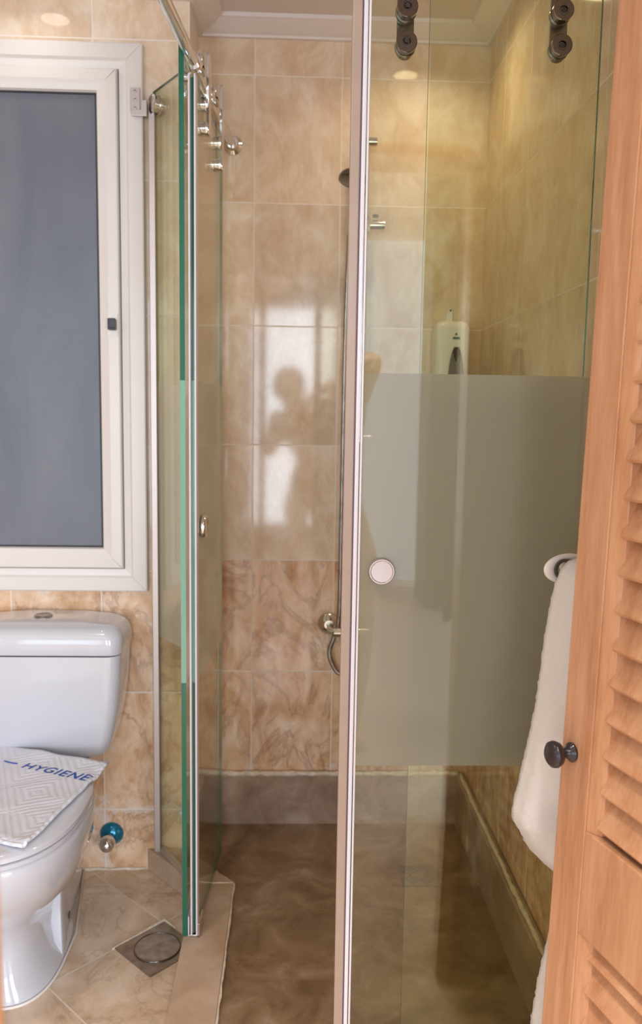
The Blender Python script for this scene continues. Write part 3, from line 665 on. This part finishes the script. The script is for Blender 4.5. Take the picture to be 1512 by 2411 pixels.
# ------------------------------------------------------------------ toilet
tx = -.535
to = thing('toilet', 'white ceramic toilet with low cistern under the window', 'toilet', (tx, -.5, 0))
def sup(cx_, cy_, a, b, z, e=2.6, n=48, flat_back=None):
    r = []
    for i in range(n):
        t = 2*pi*i/n; x = cx_+a*abs(cos(t))**(2/e)*(1 if cos(t) > 0 else -1); y = cy_+b*abs(sin(t))**(2/e)*(1 if sin(t) > 0 else -1)
        if flat_back is not None: y = min(y, flat_back)
        r.append((x, y, z))
    return r
bowl = []
for z, cy_, a, b, e in ((.0, -.575, .112, .188, 2.8), (.018, -.575, .109, .184, 2.8), (.045, -.56, .090, .185, 2.7), (.09, -.545, .079, .188, 2.6), (.14, -.515, .084, .218, 2.5), (.19, -.54, .110, .230, 2.5), (.24, -.575, .152, .250, 2.4), (.30, -.61, .176, .262, 2.4), (.35, -.635, .187, .262, 2.4), (.385, -.645, .191, .258, 2.4), (.398, -.645, .189, .256, 2.4), (.402, -.645, .180, .250, 2.4)):
    bowl.append(sup(tx, cy_, a, b, z, e))
build('bowl', MB().loft(bowl), 'ceramic', to, smooth=60, world=True)
rear = []
for z, a, a2, y0 in ((0, .114, .060, -.60), (.02, .114, .060, -.60), (.12, .104, .056, -.575), (.20, .100, .056, -.55), (.28, .105, .07, -.53), (.33, .120, .09, -.50), (.385, .135, .11, -.48), (.400, .130, .105, -.48)):
    rear.append([(tx+(x*(a+(a2-a)*(y-y0)/(-.206-y0))), y, z) for x, y in rrect(-1, 1, y0, -.206, .045, 6)])
build('pedestal', MB().loft(rear), 'ceramic', to, smooth=50, world=True)
build('fixing_hole', MB().lathe([(0, .0005), (.009, .0005), (.010, 0)], dirmat((tx+.1005, -.50, .055), (1, 0, 0)), 20), 'knob', to, world=True)
seat = MB(); 
build('seat', MB().loft([sup(tx, -.655, a, b, z, 2.35, 48, -.405) for z, a, b in ((.403, .184, .248), (.405, .190, .254), (.414, .191, .255), (.4155, .187, .251))]), 'ceramic', to, smooth=50, world=True)
build('seat_lid', MB().loft([sup(tx, -.655, a, b, z, 2.35, 48, -.405) for z, a, b in ((.4165, .184, .248), (.419, .190, .254), (.428, .190, .254), (.433, .184, .248), (.4355, .165, .23), (.4362, .10, .14))]), 'ceramic', to, smooth=50, world=True)
cis = []
for z, a, yf, r in ((.400, .130, -.330, .03), (.404, .150, -.345, .035), (.420, .168, -.362, .035), (.46, .182, -.374, .035), (.54, .198, -.384, .035), (.63, .207, -.388, .035), (.694, .210, -.390, .035)):
    cis.append([(x, y, z) for x, y in rrect(tx-a, tx+a, yf, -.206, r)])
build('cistern', MB().loft(cis), 'ceramic', to, smooth=50, world=True)
lid = []
for z, a, yf, r in ((.697, .213, -.394, .037), (.700, .215, -.396, .038), (.735, .214, -.395, .038), (.752, .208, -.389, .036), (.763, .196, -.376, .036), (.768, .176, -.355, .034), (.771, .10, -.32, .03)):
    lid.append([(x, y, z+.006*(1-((x-tx)/.22)**2)) for x, y in rrect(tx-a, tx+a, yf, -.206 if z < .75 else -.215, r, 8)])
build('cistern_lid', MB().loft(lid), 'ceramic', to, smooth=50, world=True)
build('flush_button', MB().lathe([(0, 0), (.024, 0), (.0245, .003), (.021, .006), (.018, .0045), (0, .004)], TR(tx-.012, -.285, .7755)), 'steel', to, smooth=40, world=True)
sbd = MB(); q = [p for p in sup(tx, -.575, .115, .191, .003, 2.8) if p[1] < -.56]
sbd.tube([(tx-.063, -.21, .003), (tx-.112, -.5, .003)]+q+[(tx+.116, -.5, .003), (tx+.063, -.21, .003)], .0035, 6); build('base_sealant', sbd, 'rim', to, smooth=0, world=True)

# ------------------------------------------------------------------ printed mat on the toilet lid
P00 = Vector((-.72, -.322)); P10 = Vector((-.340, -.470)); P01 = Vector((-.79, -.720)); P11 = Vector((-.420, -.868))
def lid_r(y):   # right-hand edge of the lid at depth y
    u = min(1, abs((y+.655)/.254)); return tx+.190*(1-u**2.35)**(1/2.35)
def mat_pt(u, v, h=0):
    a = P00.lerp(P10, u); b = P01.lerp(P11, u); p = a.lerp(b, v)
    x, y = p; z = .442+.004*noise.noise(Vector((x*14, y*14, 2)))+h
    u_ = (x-lid_r(y))
    k = max(0, min(1, (-.49-y)/.08)); k = k*k*(3-2*k)
    if u_ > -.006: z -= min(.05, (u_+.006)*1.1)*k
    if v > .93: z += .004*sin((v-.93)/.07*pi)
    return Vector((x+.003*noise.noise(Vector((v*9, u*2, 0))), y+.004*noise.noise(Vector((u*9, v*2, 5))), z))
NU, NV = 44, 48
mt = MB(); vs = [mat_pt(i/NU, j/NV) for j in range(NV+1) for i in range(NU+1)]
fs = [(j*(NU+1)+i, j*(NU+1)+i+1, (j+1)*(NU+1)+i+1, (j+1)*(NU+1)+i) for j in range(NV) for i in range(NU)]
mt.add(vs, fs)
bm_ = thing('bath_mat', 'folded white towelling mat with blue HYGIENE lettering lying on the toilet lid', 'bath mat', (-.55, -.6, .436))
cloth = build('cloth', mt, 'mat', bm_, smooth=0, world=True, solid=.008)
build('hem', MB().tube([mat_pt(1.0, v/30, .002) for v in range(31)], .0045, 8).tube([mat_pt(u/30, 1.0, .002) for u in range(31)], .0045, 8), 'mat', bm_, smooth=0, world=True)
tcu = bpy.data.curves.new('t', 'FONT'); tcu.body = 'HYGIENE'; tcu.size = .05; tcu.space_character = 1.12; tcu.offset = .0008
tob = bpy.data.objects.new('t', tcu); COL.objects.link(tob); bpy.context.view_layer.update()
tme = bpy.data.meshes.new_from_object(tob.evaluated_get(bpy.context.evaluated_depsgraph_get()))
import bmesh
bb = bmesh.new(); bb.from_mesh(tme); bmesh.ops.triangulate(bb, faces=bb.faces)
bmesh.ops.subdivide_edges(bb, edges=[e for e in bb.edges if e.calc_length() > .006], cuts=2); bmesh.ops.triangulate(bb, faces=bb.faces)
tv = [v.co.copy() for v in bb.verts]; bb.verts.index_update(); tf = [[v.index for v in f.verts] for f in bb.faces]; bb.free()
bpy.data.objects.remove(tob); w_ = max(v.x for v in tv)
mb = MB(); vs = []
for v in tv:
    u = .505+v.x/w_*.475; vv = .265-v.y/.05*.105; vs.append(mat_pt(u+.03*(v.y/.05), vv, .0048))
mb.add(vs, tf); build('lettering', mb, 'ink', bm_, world=True)
mb = MB(); tri = [mat_pt(.36+.02*i, .22, .005) for i in range(8)]
# the end of an earlier word, mostly outside the view
mb.tube(tri[:6], .0018, 5); build('lettering', mb, 'ink', bm_, world=True)

# ------------------------------------------------------------------ louvred pine door, open towards the shower
P0 = Vector((.493, -1.406, 0)); tdir = Vector((.274, -1, 0)).normalized(); ndir = Vector((1, .274, 0)).normalized()
dw = thing('door_1', None, None, tuple(P0), kind='structure')
dw.rotation_euler = (0, 0, 0)
TD = Matrix(((tdir.x, ndir.x, .025*ndir.x, P0.x-.0262*ndir.x), (tdir.y, ndir.y, .025*ndir.y, P0.y-.0262*ndir.y), (0, 0, 1, 0), (0, 0, 0, 1)))
TH = .034; DWD = .635; ZB, ZT = .012, 2.045
def dbox(mb, t0, t1, n0, n1, z0, z1): return mb.box(t0, t1, n0, n1, z0, z1, TD)
st = .062
for nm, a, b in (('stile', 0, st), ('stile', DWD-st, DWD)):
    build(nm, dbox(MB(), a, b, 0, TH, ZB, ZT), 'wood', dw, bevel=.002, world=True)
for a, b in ((ZB, .10), (.655, .795), (1.955, ZT)):
    build('rail', dbox(MB(), st, DWD-st, .0005, TH-.0005, a, b), 'wood', dw, bevel=.002, world=True)
for z0, z1 in ((.10, .655), (.795, 1.955)):
    mo = MB()     # sloping inner moulding of the stiles and rails
    for t0, sg in ((st, 1), (DWD-st, -1)):
        pts = [(t0, .0015), (t0+sg*.004, .0015), (t0+sg*.022, .010), (t0+sg*.024, .030), (t0, .032)]
        if sg < 0: pts = pts[::-1]
        mo.prism(pts, z0, z1, TD)
    build('moulding', mo, 'wood', dw, bevel=.001, world=True)
    lv = MB(); k = 0; z = z0+.012
    while z < z1-.02:
        a = Vector((.0, z)); zz = z
        prfl = [(.0035, zz), (.0065, zz-.004), (.0305, zz+.048), (.0275, zz+.052)]
        prfl = [(n_, min(max(q_, z0), z1)) for n_, q_ in prfl]
        lv.loft([[(t_, n_, q_) for n_, q_ in prfl] for t_ in (st+.020, DWD-st-.020)], TD)
        z += .0471
    build('louver_panel', lv, 'wood', dw, world=True)
kb = MB().lathe([(0, 0), (.0125, 0), (.0130, .003), (.0105, .006), (.0070, .010), (.0065, .015), (.0090, .018), (.0155, .0215), (.0178, .027), (.0170, .032), (.0120, .036), (0, .0375)], TD @ TR(.024, 0, .885) @ RX(90), 32)
build('door_knob', kb, 'knob', dw, smooth=45, world=True)

# ------------------------------------------------------------------ towel on its holder behind the door
th = thing('towel_holder', 'white oval towel holder behind the wooden door, gripping the hanging towel', 'towel holder', tuple(TD @ Vector((-.10, .085, 1.095))))
def ell_ring(t, n0, z0, ro, ri, k=40, sx_=1.35):
    mb = MB(); vs = []; fs = []
    for j in range(10):
        a = 2*pi*j/10; rr = (ro+ri)/2+(ro-ri)/2*cos(a); dt = (ro-ri)/2*sin(a)*.9
        vs += [(t+dt, n0+rr*sx_*cos(2*pi*i/k)+(0), z0+rr*sin(2*pi*i/k)) for i in range(k)]
    for j in range(10):
        for i in range(k): fs.append((j*k+i, j*k+(i+1) % k, ((j+1) % 10)*k+(i+1) % k, ((j+1) % 10)*k+i))
    return mb.add(vs, fs, TD)
build('ring', ell_ring(-.145, .088, 1.098, .0235, .0115, sx_=1.75), 'rim', th, smooth=0, world=True)
build('inner_ring', MB().lathe([(.012, -.004), (.0165, -.004), (.0165, .004), (.012, .004)], TD @ TR(-.140, .078, 1.098) @ RY(90), 28), 'dark_chrome', th, smooth=30, world=True)
build('bar', MB().tube([(-.155, .088, 1.100), (.30, .088, 1.100)], .008, 14, TD), 'rim', th, smooth=40, world=True)
for t_ in (.03, .28): build('bracket', MB().tube([(t_, .034, 1.100), (t_, .088, 1.100)], .008, 12, TD), 'rim', th, smooth=40, world=True)
tw = MB()   # cloth draped over the bar: outline in (n, z) carried along t
def tring(t):
    w = 0 if t < .1 else 1
    front = [(.0555, 1.080), (.050, 1.050), (.045, .98), (.0385, .908), (.029, .85), (.0191, .790), (.0095, .733)]
    bot = [(.0119, .716), (.028, .690), (.0444, .663), (.0685, .640)]
    back_in = [(.083, .655), (.088, .80), (.090, 1.0), (.092, 1.080)]
    back = [(.080, .448), (.070, .375), (.070, .33), (.085, .31), (.115, .33), (.122, .6), (.118, .9), (.112, 1.04)]
    top = [(.108, 1.098), (.100, 1.112), (.088, 1.117), (.074, 1.112), (.063, 1.100)]
    pts = front+bot+[(.092, .62), (.092, .52)]+back+top
    out = []
    for n_, z_ in pts:
        k = max(0, min(1, (t+.09)/.04))      # tucked away behind the door past its free edge
        n_ = n_+(max(n_, .052+(n_*.1))-n_)*k
        wob = .0015*sin(z_*23+t*40)
        out.append((t, n_+wob, z_))
    return out
build('x', MB().box(0, .001, 0, .001, 0, .001), 'towel') and None
bpy.data.objects.remove(bpy.data.objects['x'])
def resample(r, k=150):
    r = [Vector(p) for p in r]; n_ = len(r); L = [0]
    for i in range(n_): L.append(L[-1]+(r[(i+1) % n_]-r[i]).length)
    out = []; j = 0
    for q in range(k):
        d = L[-1]*q/k
        while L[j+1] < d: j += 1
        out.append(r[j].lerp(r[(j+1) % n_], (d-L[j])/max(1e-9, L[j+1]-L[j])))
    return out
tl = MB().loft([resample(tring(-.128+.368*i/44), 300) for i in range(45)], TD)
to_ = build('hand_towel', tl, 'towel', smooth=0)
tex = bpy.data.textures.new('fuzz', 'CLOUDS'); tex.noise_scale = .007
dm = to_.modifiers.new('d', 'DISPLACE'); dm.texture = tex; dm.strength = .005; dm.texture_coords = 'LOCAL'
props(to_, 'long white terry towel hanging behind the edge of the wooden door', 'towel')

# ------------------------------------------------------------------ ceiling downlights
for i, (x, y, z, p) in enumerate(LAMPS):
    L = thing('ceiling_light', ['round ceiling downlight over the shower near the back wall', 'round ceiling downlight above the toilet', 'round ceiling downlight nearest the doorway on the right', 'round ceiling downlight nearest the doorway on the left'][i], 'ceiling light', (x, y, ZC), group='ceiling downlights')
    build('light_trim', MB().lathe([(.040, -.013), (.047, -.016), (.056, -.006), (.058, 0), (.040, 0)], None, 36), 'rim', L, smooth=35)

# ------------------------------------------------------------------ person behind the camera, seen in the reflections
def skin(name, chains, mat_, parent, sub=2, root=0):
    me = bpy.data.meshes.new(name); vs, es, rs = [], [], []; idx = {}
    for ch in chains:
        prev = None
        for key, p, r in ch:
            if key not in idx: idx[key] = len(vs); vs.append(p); rs.append(r)
            if prev is not None: es.append((idx[prev], idx[key]))
            prev = key
    inv = parent.matrix_basis.inverted()
    me.from_pydata([tuple(inv @ Vector(v)) for v in vs], es, [])
    me.materials.append(M[mat_])
    o = bpy.data.objects.new(name, me); COL.objects.link(o); o.parent = parent
    sk_ = o.modifiers.new('s', 'SKIN'); sk_.use_smooth_shade = True
    for i, r in enumerate(rs):
        d = me.skin_vertices[0].data[i]; d.radius = (r, r) if not isinstance(r, tuple) else r; d.use_root = (i == root)
    md = o.modifiers.new('u', 'SUBSURF'); md.levels = sub; md.render_levels = sub
    return o
pr = thing('person', 'person in white shirt and pink shorts taking the photograph, mirrored in the glass', 'person', (.20, -2.82, 0))
G = Vector((.20, -2.80, 0))
def g(x, y, z): return (x, y, z)
body = [
 [('pel', g(.27, -2.90, .93), (.15, .11)), ('wst', g(.26, -2.90, 1.06), (.13, .10)), ('chs', g(.22, -2.86, 1.22), (.15, .11)), ('nkb', g(.17, -2.80, 1.335), .065), ('nk', g(.13, -2.76, 1.39), .052), ('hd', g(.10, -2.70, 1.45), .085), ('hd2', g(.095, -2.69, 1.52), .082), ('hd3', g(.095, -2.70, 1.57), .05)],
 [('nkb', None, 0), ('shr', g(.33, -2.84, 1.31), .06), ('elr', g(.43, -2.76, 1.55), .042), ('wrr', g(.24, -2.60, 1.45), .028), ('hnr', g(.19, -2.57, 1.40), .030)],
 [('nkb', None, 0), ('shl', g(.02, -2.82, 1.29), .06), ('ell', g(-.03, -2.70, 1.08), .042), ('wrl', g(.06, -2.60, 1.22), .028), ('hnl', g(.09, -2.57, 1.26), .030)],
 [('pel', None, 0), ('hpr', g(.37, -2.91, .86), .095), ('knr', g(.40, -2.83, .48), .062), ('anr', g(.39, -2.95, .09), .040), ('for', g(.40, -2.82, .035), .034), ('tor', g(.40, -2.74, .03), .028)],
 [('pel', None, 0), ('hpl', g(.17, -2.91, .86), .095), ('knl', g(.14, -2.82, .48), .062), ('anl', g(.14, -2.95, .09), .040), ('fol', g(.13, -2.82, .035), .034), ('tol', g(.13, -2.74, .03), .028)]]
def finger(tag, base, dirs, r=.0085):
    c = [(tag[0], None, 0)]; p = Vector(base)
    c.append((tag+'0', tuple(p), r))
    for i, d in enumerate(dirs): p = p+Vector(d); c.append((tag+str(i+1), tuple(p), r*(.93-.07*i)))
    return c
fing = []
for i in range(4):
    c = finger('R%d' % i, (.205-.004*i, -2.555, 1.425-.019*i), [(-.030+.003*i, .010, -.004), (-.022, -.004, -.004), (-.016, -.008, -.003)]); c[0] = ('hnr', None, 0); fing.append(c)
    c = finger('L%d' % i, (.075+.004*i, -2.555, 1.282-.019*i+.02), [(.026, .012, .004), (.020, 0, .006), (.014, -.006, .004)]); c[0] = ('hnl', None, 0); fing.append(c)
c = finger('RT', (.185, -2.585, 1.385), [(-.02, -.008, -.015), (-.018, 0, -.006)], .0105); c[0] = ('hnr', None, 0); fing.append(c)
c = finger('LT', (.095, -2.585, 1.28), [(.014, -.012, .022), (.012, 0, .014)], .0105); c[0] = ('hnl', None, 0); fing.append(c)
skin('body', body+fing, 'skin', pr)
skin('shirt', [[('pel', g(.27, -2.90, .985), (.172, .135)), ('wst', g(.26, -2.90, 1.08), (.155, .125)), ('chs', g(.22, -2.86, 1.22), (.168, .13)), ('nkb', g(.175, -2.805, 1.325), .085)],
               [('chs', None, 0), ('shr', g(.33, -2.84, 1.305), .080), ('smr', g(.375, -2.808, 1.40), .066)],
               [('chs', None, 0), ('shl', g(.02, -2.82, 1.285), .080), ('sml', g(.0, -2.775, 1.20), .066)]], 'shirt', pr)
skin('shorts', [[('wb', g(.27, -2.90, .97), (.155, .12)), ('pel', g(.27, -2.90, .90), (.168, .13)), ('hpr', g(.365, -2.905, .84), .115), ('tr', g(.385, -2.87, .62), .100)], [('pel', None, 0), ('hpl', g(.175, -2.905, .84), .115), ('tl_', g(.155, -2.87, .62), .100)]], 'shorts', pr)
hr = MB(); 
for i in range(1): hr.lathe([(0, .115), (.05, .105), (.085, .075), (.100, .03), (.102, -.02), (.095, -.06), (.07, -.085), (0, -.09)], TR(.095, -2.735, 1.515) @ RX(12), 28)
build('hair', hr, 'hair', pr, smooth=0, world=True)
fc = MB().lathe([(0, .018), (.010, .012), (.013, 0), (.010, -.016), (0, -.018)], TR(.097, -2.612, 1.47), 12)
build('nose', fc, 'skin', pr, smooth=0, world=True)
for dx in (-.03, .03): build('eye', MB().lathe([(0, .010), (.009, .005), (.011, 0), (.009, -.005), (0, -.010)], TR(.095+dx, -2.616, 1.495), 12), 'hair', pr, smooth=0, world=True)
